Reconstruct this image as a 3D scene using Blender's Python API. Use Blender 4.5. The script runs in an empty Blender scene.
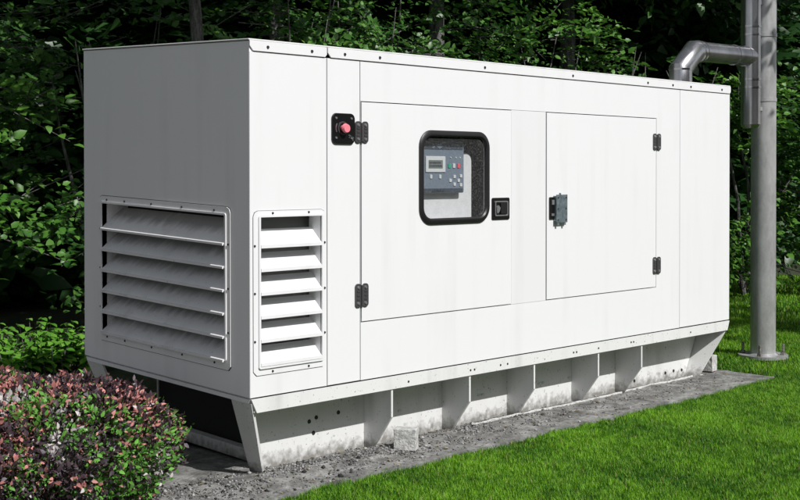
import bpy, bmesh, math, random
import numpy as np
from mathutils import Vector, Matrix, noise
R=math.radians; PI=math.pi
rng=np.random.default_rng(7); random.seed(7)
S=bpy.context.scene
COL=S.collection
SH=0.0373          # the unit stands on ground that climbs a little to the back
L=4.548; W=1.528; H=1.75; G=-0.42
# ------------------------------------------------------------------ world, camera, sun
SUN_EL=44.0; SUN_AZ=0.15          # sun stands towards -Y, a touch to +X
w=bpy.data.worlds.new("World"); S.world=w; w.use_nodes=True
nt=w.node_tree; nt.nodes.clear()
sky=nt.nodes.new('ShaderNodeTexSky'); sky.sky_type='NISHITA'; sky.sun_disc=False
sky.sun_elevation=R(SUN_EL); sky.sun_rotation=R(180-SUN_AZ)
hs=nt.nodes.new('ShaderNodeHueSaturation'); hs.inputs['Saturation'].default_value=0.35
bg=nt.nodes.new('ShaderNodeBackground'); bg.inputs['Strength'].default_value=0.090
out=nt.nodes.new('ShaderNodeOutputWorld')
nt.links.new(sky.outputs[0],hs.inputs['Color']); nt.links.new(hs.outputs[0],bg.inputs[0]); nt.links.new(bg.outputs[0],out.inputs[0])
sd=bpy.data.lights.new('sun','SUN'); sd.energy=4.4; sd.angle=R(0.5); sd.color=(1,.985,.965)
so=bpy.data.objects.new('sun',sd); COL.objects.link(so)
to=Vector((math.sin(R(SUN_AZ))*math.cos(R(SUN_EL)),-math.cos(R(SUN_AZ))*math.cos(R(SUN_EL)),math.sin(R(SUN_EL))))
so.rotation_euler=to.to_track_quat('Z','Y').to_euler(); so.location=(2,-8,9)
cx,cy,cz,yaw,pit,rol,f,sx,sy=-3.7229,-4.75,1.0958,.7949,-.01352,-.0005,1227.27,410.2,190.7
F=Vector((math.sin(yaw)*math.cos(pit),math.cos(yaw)*math.cos(pit),math.sin(pit)))
R0=Vector((math.cos(yaw),-math.sin(yaw),0)); U0=R0.cross(F)
Rr=R0*math.cos(rol)+U0*math.sin(rol); Uu=-R0*math.sin(rol)+U0*math.cos(rol)
cd=bpy.data.cameras.new('camera'); co=bpy.data.objects.new('camera',cd); COL.objects.link(co)
M=Matrix.Identity(4)
for i in range(3):
    M[i][0]=Rr[i]; M[i][1]=Uu[i]; M[i][2]=-F[i]
M[0][3],M[1][3],M[2][3]=cx,cy,cz
co.matrix_world=M
cd.sensor_width=36; cd.lens=f/800*36; cd.shift_x=(400-sx)/800; cd.shift_y=(sy-250)/800
cd.clip_end=500; S.camera=co
S.view_settings.view_transform='Standard'; S.view_settings.look='None'
S.view_settings.exposure=0.05; S.view_settings.gamma=1
S.render.resolution_x=1024; S.render.resolution_y=640

# ------------------------------------------------------------------ materials
def mat(name,col=(.5,.5,.5),rough=.5,metal=0,spec=.5):
    m=bpy.data.materials.new(name); m.use_nodes=True
    b=m.node_tree.nodes['Principled BSDF']
    b.inputs['Base Color'].default_value=(*col,1); b.inputs['Roughness'].default_value=rough
    b.inputs['Metallic'].default_value=metal; b.inputs['Specular IOR Level'].default_value=spec
    return m,m.node_tree,b
def N(t,k,**kw):
    n=t.nodes.new(k)
    for a,v in kw.items(): setattr(n,a,v)
    return n
def noisecol(t,b,stops,scale=5,detail=8,stretch=(1,1,1),rough=.6,bump=0,bscale=None,sock='Base Color',coord='Object'):
    tc=N(t,'ShaderNodeTexCoord'); mp=N(t,'ShaderNodeMapping'); mp.inputs['Scale'].default_value=stretch
    t.links.new(tc.outputs[coord],mp.inputs[0])
    nz=N(t,'ShaderNodeTexNoise'); nz.inputs['Scale'].default_value=scale; nz.inputs['Detail'].default_value=detail; nz.inputs['Roughness'].default_value=rough
    t.links.new(mp.outputs[0],nz.inputs[0])
    cr=N(t,'ShaderNodeValToRGB'); e=cr.color_ramp.elements
    while len(e)<len(stops): e.new(.5)
    for i,(p,c) in enumerate(stops):
        e[i].position=p; e[i].color=(*c,1) if len(c)==3 else c
    t.links.new(nz.outputs[0],cr.inputs[0])
    if sock: t.links.new(cr.outputs[0],b.inputs[sock])
    if bump:
        bn=N(t,'ShaderNodeTexNoise'); bn.inputs['Scale'].default_value=bscale or scale*4; bn.inputs['Detail'].default_value=6
        t.links.new(tc.outputs[coord],bn.inputs[0])
        bp=N(t,'ShaderNodeBump'); bp.inputs['Strength'].default_value=bump; bp.inputs['Distance'].default_value=.01
        t.links.new(bn.outputs[0],bp.inputs['Height']); t.links.new(bp.outputs[0],b.inputs['Normal'])
    return cr
def paint(name,base,streak,spots=.0,rough=.42,sc=1.0,speck=.0,soot=0,mud=0):
    """white enamel with faint rain streaks, blotches and (on the frame) dirt specks"""
    m,t,b=mat(name,base,rough,0,.4)
    tc=N(t,'ShaderNodeTexCoord')
    def nz(scale,stretch,detail=6):
        mp=N(t,'ShaderNodeMapping'); mp.inputs['Scale'].default_value=stretch
        t.links.new(tc.outputs['Object'],mp.inputs[0])
        n=N(t,'ShaderNodeTexNoise'); n.inputs['Scale'].default_value=scale; n.inputs['Detail'].default_value=detail
        t.links.new(mp.outputs[0],n.inputs[0]); return n
    a=nz(9,(1,1,.07)); c=nz(2.3,(1,1,1)); 
    r1=N(t,'ShaderNodeMapRange'); r1.inputs[1].default_value=.5; r1.inputs[2].default_value=.78; t.links.new(a.outputs[0],r1.inputs[0])
    r2=N(t,'ShaderNodeMapRange'); r2.inputs[1].default_value=.35; r2.inputs[2].default_value=.75; t.links.new(c.outputs[0],r2.inputs[0])
    mu=N(t,'ShaderNodeMath',operation='MULTIPLY'); t.links.new(r1.outputs[0],mu.inputs[0]); t.links.new(r2.outputs[0],mu.inputs[1])
    mu2=N(t,'ShaderNodeMath',operation='MULTIPLY'); mu2.inputs[1].default_value=streak; t.links.new(mu.outputs[0],mu2.inputs[0])
    mx=N(t,'ShaderNodeMix',data_type='RGBA'); mx.inputs[6].default_value=(*base,1); mx.inputs[7].default_value=(.30,.29,.27,1)
    t.links.new(mu2.outputs[0],mx.inputs[0]); last=mx.outputs[2]
    if speck:
        s=nz(70,(1,1,1),3); r=N(t,'ShaderNodeMapRange'); r.inputs[1].default_value=.66; r.inputs[2].default_value=.72
        t.links.new(s.outputs[0],r.inputs[0])
        k=N(t,'ShaderNodeMath',operation='MULTIPLY'); k.inputs[1].default_value=speck; t.links.new(r.outputs[0],k.inputs[0])
        m2=N(t,'ShaderNodeMix',data_type='RGBA'); m2.inputs[7].default_value=(.12,.11,.1,1)
        t.links.new(last,m2.inputs[6]); t.links.new(k.outputs[0],m2.inputs[0]); last=m2.outputs[2]
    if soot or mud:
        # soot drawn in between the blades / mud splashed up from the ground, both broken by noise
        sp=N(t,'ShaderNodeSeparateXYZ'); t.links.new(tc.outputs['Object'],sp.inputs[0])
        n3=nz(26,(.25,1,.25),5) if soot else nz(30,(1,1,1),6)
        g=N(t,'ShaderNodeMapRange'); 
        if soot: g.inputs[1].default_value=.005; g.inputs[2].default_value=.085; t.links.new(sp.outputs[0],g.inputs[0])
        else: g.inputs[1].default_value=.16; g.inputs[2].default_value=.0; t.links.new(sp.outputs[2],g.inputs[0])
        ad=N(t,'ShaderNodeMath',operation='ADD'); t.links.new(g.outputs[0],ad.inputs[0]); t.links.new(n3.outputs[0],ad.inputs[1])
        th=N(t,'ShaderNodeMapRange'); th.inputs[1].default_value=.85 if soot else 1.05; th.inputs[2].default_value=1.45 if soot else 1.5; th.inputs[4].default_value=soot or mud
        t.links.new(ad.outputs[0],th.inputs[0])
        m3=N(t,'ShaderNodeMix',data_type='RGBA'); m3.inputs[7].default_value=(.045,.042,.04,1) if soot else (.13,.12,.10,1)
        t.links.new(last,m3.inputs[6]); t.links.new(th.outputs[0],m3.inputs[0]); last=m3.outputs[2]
    t.links.new(last,b.inputs['Base Color'])
    ro=N(t,'ShaderNodeMapRange'); ro.inputs[3].default_value=rough-.06; ro.inputs[4].default_value=rough+.14
    t.links.new(c.outputs[0],ro.inputs[0]); t.links.new(ro.outputs[0],b.inputs['Roughness'])
    bp=N(t,'ShaderNodeBump'); bp.inputs['Strength'].default_value=.12; bp.inputs['Distance'].default_value=.02
    g=nz(1.6,(1,1,.6),2); t.links.new(g.outputs[0],bp.inputs['Height']); t.links.new(bp.outputs[0],b.inputs['Normal'])
    return m
WHITE=paint('white_enamel',(.75,.75,.76),.2)
POST=paint('white_enamel_post',(.725,.725,.735),.2)
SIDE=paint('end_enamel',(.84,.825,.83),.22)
FRAME=paint('frame_enamel',(.70,.70,.695),.6,speck=.7,mud=.8)
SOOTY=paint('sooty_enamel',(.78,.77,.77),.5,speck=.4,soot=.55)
ROOF=paint('roof_enamel',(.7,.7,.69),.8,speck=.4)
BLACK,_,_=mat('black_rubber',(.012,.011,.012),.42)
BLK2,_,_=mat('black_plastic',(.006,.006,.006),.3)
IRON,_t,_b=mat('dark_hinge_metal',(.10,.095,.10),.36,.5)
CHROME,_,_=mat('zinc_screw',(.62,.62,.64),.35,.9)
SCREW,_,_=mat('dark_screw',(.03,.03,.03),.5,.4)
LATCHM,_t,_b=mat('blue_grey_zinc',(.22,.27,.30),.45,.6); noisecol(_t,_b,[(.3,(.10,.14,.16)),(.7,(.30,.36,.39))],40)
RED,_,_=mat('red_button',(.80,.10,.14),.4)
PINK,_,_=mat('pink_cap',(.85,.22,.27),.45)
CABIN,_t,_b=mat('control_cabinet_white',(.7,.7,.7),.5); noisecol(_t,_b,[(.3,(.66,.66,.66)),(.6,(.74,.74,.74))],20,8)
CTRL,_,_=mat('controller_slate',(.16,.20,.25),.5)
CTRLD,_,_=mat('controller_dark',(.05,.06,.08),.45)
BEZ,_,_=mat('controller_bezel',(.62,.64,.64),.5)
LCD,_,_=mat('lcd',(.16,.18,.17),.3)
LCDT,_,_=mat('lcd_text',(.03,.035,.04),.4)
GRN,_,_=mat('green_key',(.03,.35,.2),.5)
KEY,_,_=mat('pale_key',(.6,.62,.62),.5)
INNER,_t,_b=mat('cabinet_inside',(.10,.10,.10),.8); noisecol(_t,_b,[(.40,(.09,.09,.09)),(.70,(.16,.16,.16))],30,8)
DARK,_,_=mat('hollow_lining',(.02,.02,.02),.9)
# stainless pipe
STEEL,_t,_b=mat('stainless_pipe',(.50,.49,.50),.24,.95)
noisecol(_t,_b,[(.3,(.30,.29,.31)),(.7,(.60,.59,.60))],6,6,(1,1,.3))
BAND,_,_=mat('pipe_band',(.55,.54,.55),.22,1)
# galvanised pole
GALV,_t,_b=mat('galvanised_pole',(.4,.4,.4),.38,.45)
noisecol(_t,_b,[(.30,(.30,.30,.30)),(.5,(.46,.46,.46)),(.72,(.60,.60,.60))],7,12,(1,1,.45),rough=.75,bump=.06,bscale=60)
GBOLT,_t,_b=mat('weathered_bolt',(.25,.25,.25),.6,.5); noisecol(_t,_b,[(.4,(.12,.11,.10)),(.7,(.36,.35,.33))],50)
# glass: clear pane with dust and reflection
GLASS=bpy.data.materials.new('dusty_glass'); GLASS.use_nodes=True; t=GLASS.node_tree; t.nodes.clear()
o=N(t,'ShaderNodeOutputMaterial'); tr=N(t,'ShaderNodeBsdfTransparent'); tr.inputs[0].default_value=(.90,.91,.92,1)
gl=N(t,'ShaderNodeBsdfGlossy'); gl.inputs['Roughness'].default_value=.03
lw=N(t,'ShaderNodeLayerWeight'); lw.inputs[0].default_value=.5
pw=N(t,'ShaderNodeMath',operation='POWER'); pw.inputs[1].default_value=4; t.links.new(lw.outputs['Facing'],pw.inputs[0])
fr=N(t,'ShaderNodeMapRange'); fr.inputs[3].default_value=.05; fr.inputs[4].default_value=.8; t.links.new(pw.outputs[0],fr.inputs[0])
m1=N(t,'ShaderNodeMixShader'); t.links.new(fr.outputs[0],m1.inputs[0]); t.links.new(tr.outputs[0],m1.inputs[1]); t.links.new(gl.outputs[0],m1.inputs[2])
df=N(t,'ShaderNodeBsdfDiffuse'); df.inputs[0].default_value=(.6,.6,.6,1)
tc=N(t,'ShaderNodeTexCoord'); nz=N(t,'ShaderNodeTexNoise'); nz.inputs['Scale'].default_value=90; nz.inputs['Detail'].default_value=10; nz.inputs['Roughness'].default_value=.8
t.links.new(tc.outputs['Object'],nz.inputs[0])
mr=N(t,'ShaderNodeMapRange'); mr.inputs[1].default_value=.5; mr.inputs[2].default_value=.72; mr.inputs[3].default_value=.03; mr.inputs[4].default_value=.22
t.links.new(nz.outputs[0],mr.inputs[0])
m2=N(t,'ShaderNodeMixShader'); t.links.new(mr.outputs[0],m2.inputs[0]); t.links.new(m1.outputs[0],m2.inputs[1]); t.links.new(df.outputs[0],m2.inputs[2]); t.links.new(m2.outputs[0],o.inputs[0])
# ground things
CONC,_t,_b=mat('pad_concrete',(.3,.3,.29),.9)
noisecol(_t,_b,[(.34,(.05,.048,.045)),(.5,(.17,.168,.16)),(.66,(.36,.355,.345))],7,14,rough=.75,bump=.8,bscale=45)
BLOCK,_t,_b=mat('block_concrete',(.4,.4,.39),.9); noisecol(_t,_b,[(.35,(.34,.34,.33)),(.6,(.58,.575,.56))],35,10,bump=.7,bscale=90)
SOIL,_t,_b=mat('soil',(.05,.045,.03),.95); noisecol(_t,_b,[(.35,(.016,.020,.009)),(.7,(.045,.055,.022))],14,10,bump=.6,bscale=60)
BARK,_t,_b=mat('bark',(.1,.09,.08),.9); noisecol(_t,_b,[(.35,(.02,.019,.018)),(.52,(.12,.115,.11)),(.7,(.32,.31,.31))],22,10,(1,1,.25),rough=.8,bump=1,bscale=50)
def attrmat(name,rough=.5,trans=.3,spec=.4,tint=(1,1,1)):
    m=bpy.data.materials.new(name); m.use_nodes=True; t=m.node_tree; b=t.nodes['Principled BSDF']; o=t.nodes['Material Output']
    at=N(t,'ShaderNodeAttribute'); at.attribute_name='Col'
    t.links.new(at.outputs['Color'],b.inputs['Base Color']); b.inputs['Roughness'].default_value=rough; b.inputs['Specular IOR Level'].default_value=spec
    tl=N(t,'ShaderNodeBsdfTranslucent'); t.links.new(at.outputs['Color'],tl.inputs[0])
    mx=N(t,'ShaderNodeMixShader'); mx.inputs[0].default_value=trans
    t.links.new(b.outputs[0],mx.inputs[1]); t.links.new(tl.outputs[0],mx.inputs[2]); t.links.new(mx.outputs[0],o.inputs[0])
    return m
LEAF=attrmat('green_leaf',.42,.28,.5); BARB=attrmat('barberry_leaf',.5,.15,.3); GRASS=attrmat('grass_blade',.55,.3,.25); STONE=attrmat('gravel_stone',.9,0,.2)

# ------------------------------------------------------------------ helpers
def empty(name,loc,label=None,cat=None,group=None):
    o=bpy.data.objects.new(name,None); COL.objects.link(o); o.location=loc; o.empty_display_size=.1
    tag(o,label,cat,group); return o
def tag(o,label=None,cat=None,group=None,kind=None):
    if label: o['label']=label
    if cat: o['category']=cat
    if group: o['group']=group
    if kind: o['kind']=kind
    return o
def wloc(o):
    v=Vector((0,0,0))
    while o: v=v+Vector(o.location); o=o.parent
    return v
FWD=[Vector((0,0,0))]
SPLIT={'screw','trim_screw','pipe_band','flue_band','wall_bracket','bolt_hole','mounting_hole','anchor_clip','rivet','end_rail','cross_beam','bolt','roof_bolt','inner_lining','cabinet_back'}
def obj(name,bm,m,parent=None,shear=False,bevel=0,smooth=False,loc=None,recalc=True):
    """links a bmesh as one object; rows of small separate fittings become one object each"""
    if name not in SPLIT: return obj1(name,bm,m,parent,shear,bevel,smooth,loc,recalc)
    seen=set(); last=None
    for v in list(bm.verts):
        if v in seen: continue
        isl=[];st=[v];seen.add(v)
        while st:
            q=st.pop(); isl.append(q)
            for e in q.link_edges:
                o=e.other_vert(q)
                if o not in seen: seen.add(o); st.append(o)
        nb=bmesh.new(); mp={q:nb.verts.new(q.co) for q in isl}
        fs={f_ for q in isl for f_ in q.link_faces}
        for f_ in fs: nb.faces.new([mp[q] for q in f_.verts])
        last=obj1(name,nb,m,parent,shear,bevel,smooth,loc,recalc)
    bm.free(); return last
def obj1(name,bm,m,parent=None,shear=False,bevel=0,smooth=False,loc=None,recalc=True):
    if recalc: bmesh.ops.recalc_face_normals(bm,faces=bm.faces[:])
    off=wloc(parent) if parent else Vector((0,0,0))
    if loc is None:
        loc=off.copy()
    else: loc=Vector(loc)
    for v in bm.verts:
        v.co+=FWD[0]
        if shear: v.co.z+=SH*v.co.y
        v.co-=loc
    me=bpy.data.meshes.new(name); bm.to_mesh(me); bm.free()
    if smooth:
        for p in me.polygons: p.use_smooth=True
        me.set_sharp_from_angle(angle=R(40))
    o=bpy.data.objects.new(name,me); COL.objects.link(o); me.materials.append(m)
    if parent: o.parent=parent; o.location=loc-off
    else: o.location=loc
    if bevel:
        b=o.modifiers.new('b','BEVEL'); b.width=bevel; b.segments=2; b.limit_method='ANGLE'; b.angle_limit=R(40)
    return o
def box(bm,x0,x1,y0,y1,z0,z1):
    v=[bm.verts.new((x,y,z)) for x in (x0,x1) for y in (y0,y1) for z in (z0,z1)]
    for q in ((0,1,3,2),(4,6,7,5),(0,4,5,1),(2,3,7,6),(0,2,6,4),(1,5,7,3)): bm.faces.new([v[i] for i in q])
    return v
def B(*a):
    bm=bmesh.new()
    for q in a: box(bm,*q)
    return bm
def prism(bm,poly,mp,t0,t1):
    """poly: 2-D outline, mp(u,v,t)->xyz, extruded from t0 to t1"""
    a=[bm.verts.new(mp(u,v,t0)) for u,v in poly]; b=[bm.verts.new(mp(u,v,t1)) for u,v in poly]
    bm.faces.new(a); bm.faces.new(b[::-1]); n=len(poly)
    for i in range(n): bm.faces.new((a[i],a[(i+1)%n],b[(i+1)%n],b[i]))
def rrect(x0,x1,z0,z1,r,n=6,radii=None):
    rr=radii or (r,r,r,r); pts=[]
    for k,(cx_,cz_,a0) in enumerate(((x1,z1,0),(x0,z1,90),(x0,z0,180),(x1,z0,270))):
        q=rr[k]; ox=cx_-q if cx_==x1 else cx_+q; oz=cz_-q if cz_==z1 else cz_+q
        m=n if q>0 else 0
        for i in range(n+1):
            a=R(a0+90*i/n); pts.append((ox+q*math.cos(a),oz+q*math.sin(a)))
    return pts
def ring(bm,outer,inner,mp,t0,t1):
    n=len(outer)
    A=[[bm.verts.new(mp(u,v,t)) for u,v in pl] for t in (t0,t1) for pl in (outer,inner)]
    o0,i0,o1,i1=A
    for k in range(n):
        j=(k+1)%n
        for q in ((o0[k],o0[j],i0[j],i0[k]),(o1[k],i1[k],i1[j],o1[j]),(o0[k],o1[k],o1[j],o0[j]),(i0[k],i0[j],i1[j],i1[k])):
            try: bm.faces.new(q)
            except ValueError: pass
def frontmap(u,v,t): return (u,t,v)
def leftmap(u,v,t): return (t,u,v)
def platehole(bm,x0,x1,z0,z1,h,mp,t0,t1,r=.0):
    """rectangular plate with a (rounded) rectangular hole"""
    inner=rrect(h[0],h[1],h[2],h[3],max(r,1e-4),6)
    outer=[]
    for k in range(4):
        c=((x1,z1),(x0,z1),(x0,z0),(x1,z0))[k]; outer+= [c]*7
    n=len(inner)
    for t,fl in ((t0,0),(t1,1)):
        C4=[bm.verts.new(mp(*c,t)) for c in ((x1,z1),(x0,z1),(x0,z0),(x1,z0))]
        I=[bm.verts.new(mp(*p,t)) for p in inner]
        for k in range(4):
            for i in range(6): bm.faces.new((C4[k],I[k*7+i],I[k*7+i+1]))
            bm.faces.new((C4[k],I[k*7+6],I[((k+1)%4)*7],C4[(k+1)%4]))
        if fl==0: C0,I0=C4,I
        else: C1,I1=C4,I
    for k in range(4): bm.faces.new((C0[k],C0[(k+1)%4],C1[(k+1)%4],C1[k]))
    for k in range(n): bm.faces.new((I0[k],I0[(k+1)%n],I1[(k+1)%n],I1[k]))
def cyl(bm,p0,p1,r0,r1=None,n=24,cap=True):
    r1=r0 if r1 is None else r1
    p0=Vector(p0);p1=Vector(p1);d=(p1-p0).normalized()
    a=d.orthogonal().normalized();b=d.cross(a)
    A=[];Bq=[]
    for i in range(n):
        c=a*math.cos(2*PI*i/n)+b*math.sin(2*PI*i/n)
        A.append(bm.verts.new(p0+c*r0));Bq.append(bm.verts.new(p1+c*r1))
    for i in range(n): bm.faces.new((A[i],A[(i+1)%n],Bq[(i+1)%n],Bq[i]))
    if cap: bm.faces.new(A[::-1]);bm.faces.new(Bq)
def tube(bm,pts,rad,n=24,cap=True):
    """mitred tube through points"""
    P=[Vector(p) for p in pts]; rings=[]
    T=[(P[i+1]-P[i]).normalized() for i in range(len(P)-1)]
    a=T[0].orthogonal().normalized()
    for i,p in enumerate(P):
        r=rad[i] if hasattr(rad,'__len__') else rad
        if i==0: nrm=T[0]
        elif i==len(P)-1: nrm=T[-1]
        else: nrm=(T[i-1]+T[i]).normalized()
        d=T[min(i,len(T)-1)] if i==0 else T[i-1]
        a=(a-d*a.dot(d)).normalized(); b=d.cross(a)
        ringv=[]
        for k in range(n):
            c=a*math.cos(2*PI*k/n)*r+b*math.sin(2*PI*k/n)*r
            c=c-d*(c.dot(nrm)/d.dot(nrm))
            ringv.append(bm.verts.new(p+c))
        rings.append(ringv)
    for A,Bq in zip(rings,rings[1:]):
        for i in range(n): bm.faces.new((A[i],A[(i+1)%n],Bq[(i+1)%n],Bq[i]))
    if cap: bm.faces.new(rings[0][::-1]); bm.faces.new(rings[-1])
def screws(pts,mp,t,r=.006,h=.004):
    bm=bmesh.new()
    for (u,v) in pts:
        cyl(bm,mp(u,v,t),mp(u,v,t-h),r,r*.85,10)
    return bm

# ------------------------------------------------------------------ the generator
gen=empty('diesel_generator',(0,0,G),'large white boxed diesel generator with two doors and a small window','generator')
T=.025
# --- shell: end wall with louvre opening
bm=bmesh.new(); platehole(bm,.0015,W,.0,H-.004,(.19,1.33,.163,.885),leftmap,0,T); obj('end_panel',bm,SIDE,gen,True)
# far end, back
obj('end_panel',B((L-T,L,.004,W,.0,H-.004)),WHITE,gen,True)
obj('back_panel',B((T+.001,L-T-.001,W-T,W-.001,.0,H-.004)),WHITE,gen,True)
# roof with raised lip
bm=B((-.006,L+.006,-.003,W+.008,H,H+.008)); obj('roof',bm,ROOF,gen,True,.003)
obj('corner_post',B((.0012,T,-.0008,.0013,.0,H-.056)),WHITE,gen,True)
# front skin pieces
def fp(x0,x1,z0,z1,m=WHITE,y=0,name='front_panel'):
    return obj(name,B((x0,x1,y,y+T,z0,z1)),m,gen,True,.0025)
bm=bmesh.new(); platehole(bm,T+.0006,.501,.0,1.695,(.056,.463,.143,.888),frontmap,0,T); obj('front_panel',bm,WHITE,gen,True)
fp(.507,.7375,.0,1.695); fp(3.862,L,.0,1.695)
bm=bmesh.new(); platehole(bm,.741,3.857,.0,1.695,(.7425,3.560,.3065,1.4835),frontmap,0,T); obj('front_panel',bm,WHITE,gen,True)
fp(1.9915,2.327,.3075,1.4825,POST,y=.0015,name='centre_post')
# top trim, two lengths with cropped corners
def trim(x0,x1):
    bm=bmesh.new(); prism(bm,[(x0,H-.001),(x0,1.722),(x0+.022,1.6985),(x1-.012,1.6985),(x1,1.712),(x1,H-.001)],frontmap,-.007,.0); return obj('top_trim',bm,WHITE,gen,True,.0015)
trim(-.002,.500); trim(.506,L+.003)
obj('trim_screw',screws([(x,1.722) for x in (.11,.397,.624,.879,1.738,2.592,3.442,3.755,3.991,4.42)],frontmap,-.007,.0085),SCREW,gen,True)
# lining that keeps the hollow dark behind louvres and seams
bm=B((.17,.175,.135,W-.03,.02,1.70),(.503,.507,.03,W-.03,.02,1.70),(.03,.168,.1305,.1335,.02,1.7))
# --- louvres
LIN,_,_=mat('lit_hollow_lining',(.22,.22,.22),.9); obj('lit_hollow_lining',B((.03,.499,.125,.13,.02,1.70)),LIN,gen,True)  # grey sheet added; its paler colour stands for the lit inside
def louvre(kind):
    bm=bmesh.new()
    if kind=='front':
        mp=frontmap; o=(.019,.490,.106,.915); i=(.060,.459,.147,.884)
        sc=[(.14,.903),(.375,.903),(.0265,.744),(.4895-.007,.745),(.0265,.51),(.4825,.51),(.0265,.274),(.4825,.28),(.138,.119),(.373,.119)]
        name='side_louvre'; m=WHITE
    else:
        mp=leftmap; o=(.150,1.362,.112,.926); i=(.193,1.330,.165,.884)
        sc=[(y,z) for y in (.28,.56,.84,1.10,1.28) for z in (.905,.137)]+[(y,z) for y in (.165,1.348) for z in (.30,.52,.74)]
        name='end_louvre'; m=SIDE
    ob=[(o[0],o[2]+.02),(o[0]+.02,o[2]),(o[1]-.02,o[2]),(o[1],o[2]+.02),(o[1],o[3]-.03),(o[1]-.009,o[3]-.009),(o[1]-.03,o[3]),(o[0]+.03,o[3]),(o[0]+.009,o[3]-.009),(o[0],o[3]-.03)]
    ib=[(i[0],i[2]+.001),(i[0]+.001,i[2]),(i[1]-.001,i[2]),(i[1],i[2]+.001),(i[1],i[3]-.003),(i[1]-.001,i[3]-.001),(i[1]-.003,i[3]),(i[0]+.003,i[3]),(i[0]+.001,i[3]-.001),(i[0],i[3]-.003)]
    ring(bm,ob,ib,mp,-.005,0)
    cx_,cz_=(o[0]+o[1])/2,(o[2]+o[3])/2; ex_=.003 if kind=='end' else .0018
    gk=bmesh.new(); ring(gk,[(u+math.copysign(ex_,u-cx_),v+math.copysign(ex_,v-cz_)) for u,v in ob],ib,mp,-.0016,-.0002)  # dark ring drawn as dirt in the seam round the frame
    # raised inner collar, down into the opening
    c0=(i[0]-.012,i[1]+.012,i[2]-.010,i[3]+.010)
    ring(bm,rrect(c0[0],c0[1],c0[2],c0[3],.012,4),rrect(i[0],i[1],i[2],i[3],.002,4),mp,-.013 if kind=='front' else -.010,-.0051)
    ring(bm,rrect(i[0]-.002,i[1]+.002,i[2]-.002,i[3]+.002,.002,4),rrect(i[0],i[1],i[2],i[3],.0015,4),mp,-.0045,.09 if kind=='front' else .165)
    fr=obj(name,bm,m,gen,True); obj('seam_dirt_shade',gk,SCREW,fr,True)
    obj('screw',screws(sc,mp,-.005,.006),SCREW,fr,True)
    for k in range(6):
        zb=.149+.1165*k
        if kind=='front': prof=[(-.014,zb),(-.014,zb+.016),(-.007,zb+.018),(.072,zb+.088),(.074,zb+.085),(-.006,zb+.014),(-.008,zb)]   # (t,z)
        else: prof=[(-.021,zb+.002),(-.021,zb+.013),(-.011,zb+.015),(.130,zb+.126),(.132,zb+.122),(-.009,zb+.011),(-.014,zb+.006),(-.014,zb+.002)]
        b2=bmesh.new()
        if kind=='front': prism(b2,prof,lambda u,v,t:(t,u,v),i[0]+.001,i[1]-.001)
        else: prism(b2,prof,lambda u,v,t:(u,t,v),i[0]+.001,i[1]-.001)
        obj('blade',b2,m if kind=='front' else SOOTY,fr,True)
louvre('front'); louvre('end')
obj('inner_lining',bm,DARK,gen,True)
# --- doors
HZ=[(1.262,1.376),(.391,.515)]
def hinge(parent,x,z0,z1):
    h=bmesh.new()
    for s in (-1,1):
        prism(h,rrect(x+(.004 if s>0 else -.047),x+(.047 if s>0 else -.004),z0,z1,.018,5),frontmap,-.009,-.002)
    cyl(h,(x,-.011,z0+.008),(x,-.011,z1-.008),.009,n=12)
    for q in (.33,.5,.67):
        for s in (-1,1): 
            box(h,x+s*.027-.010,x+s*.027+.010,-.012,-.009,z0+(z1-z0)*q-.004,z0+(z1-z0)*q+.004)
    ho=obj('hinge',h,IRON,parent,True)
    obj('screw',screws([(x+s*.026,z) for s in (-1,1) for z in (z0+.020,z1-.020)],frontmap,-.009,.0085,.005),CHROME,ho,True)
bm=bmesh.new(); WN=(1.184,1.779,.812,1.343)
platehole(bm,.7485,1.9875,.3120,1.4780,(WN[0]+.018,WN[1]-.018,WN[2]+.018,WN[3]-.018),frontmap,-.002,T-.002,.075)
D1=obj('door',bm,WHITE,gen,True,.002); D1['label']='left door with the small window'
bm=bmesh.new()
Wr=rrect(*WN,.095,8); Wi=rrect(WN[0]+.034,WN[1]-.034,WN[2]+.034,WN[3]-.034,.064,8); Wm=rrect(WN[0]+.010,WN[1]-.010,WN[2]+.010,WN[3]-.010,.086,8); Wm2=rrect(WN[0]+.026,WN[1]-.026,WN[2]+.026,WN[3]-.026,.072,8)
lv=[[bm.verts.new((u,t,v)) for u,v in pl] for pl,t in ((Wr,-.003),(Wr,-.010),(Wm,-.017),(Wm2,-.017),(Wi,-.010),(Wi,.004))]
for a,b in zip(lv,lv[1:]):
    for k in range(len(a)): bm.faces.new((a[k],a[(k+1)%len(a)],b[(k+1)%len(a)],b[k]))
obj('window_frame',bm,BLACK,D1,True,smooth=True)
bm=bmesh.new(); a=[bm.verts.new((u,.002,v)) for u,v in rrect(WN[0]+.03,WN[1]-.03,WN[2]+.03,WN[3]-.03,.066,8)]; bm.faces.new(a); obj('window_glass',bm,GLASS,D1,True,recalc=False)
hinge(gen,.745,*HZ[0]); hinge(gen,.745,*HZ[1])
# paddle latch
lo=(1.803,1.965,.824,.955)
bm=bmesh.new(); prism(bm,rrect(*lo,.010,4),frontmap,-.008,-.002); la=obj('latch',bm,BLK2,gen,True,.002)
bm=bmesh.new(); ring(bm,rrect(1.826,1.946,.846,.936,.008,4),rrect(1.834,1.938,.853,.929,.006,4),frontmap,-.013,-.008)
prism(bm,[(1.838,.90),(1.856,.91),(1.870,.895),(1.862,.875),(1.848,.862),(1.838,.87)],frontmap,-.017,-.008); obj('bezel',bm,CHROME,la,True)
bm=bmesh.new(); prism(bm,rrect(1.876,1.936,.858,.925,.006,4),frontmap,-.016,-.008); obj('paddle',bm,BLACK,la,True,.002)
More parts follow.
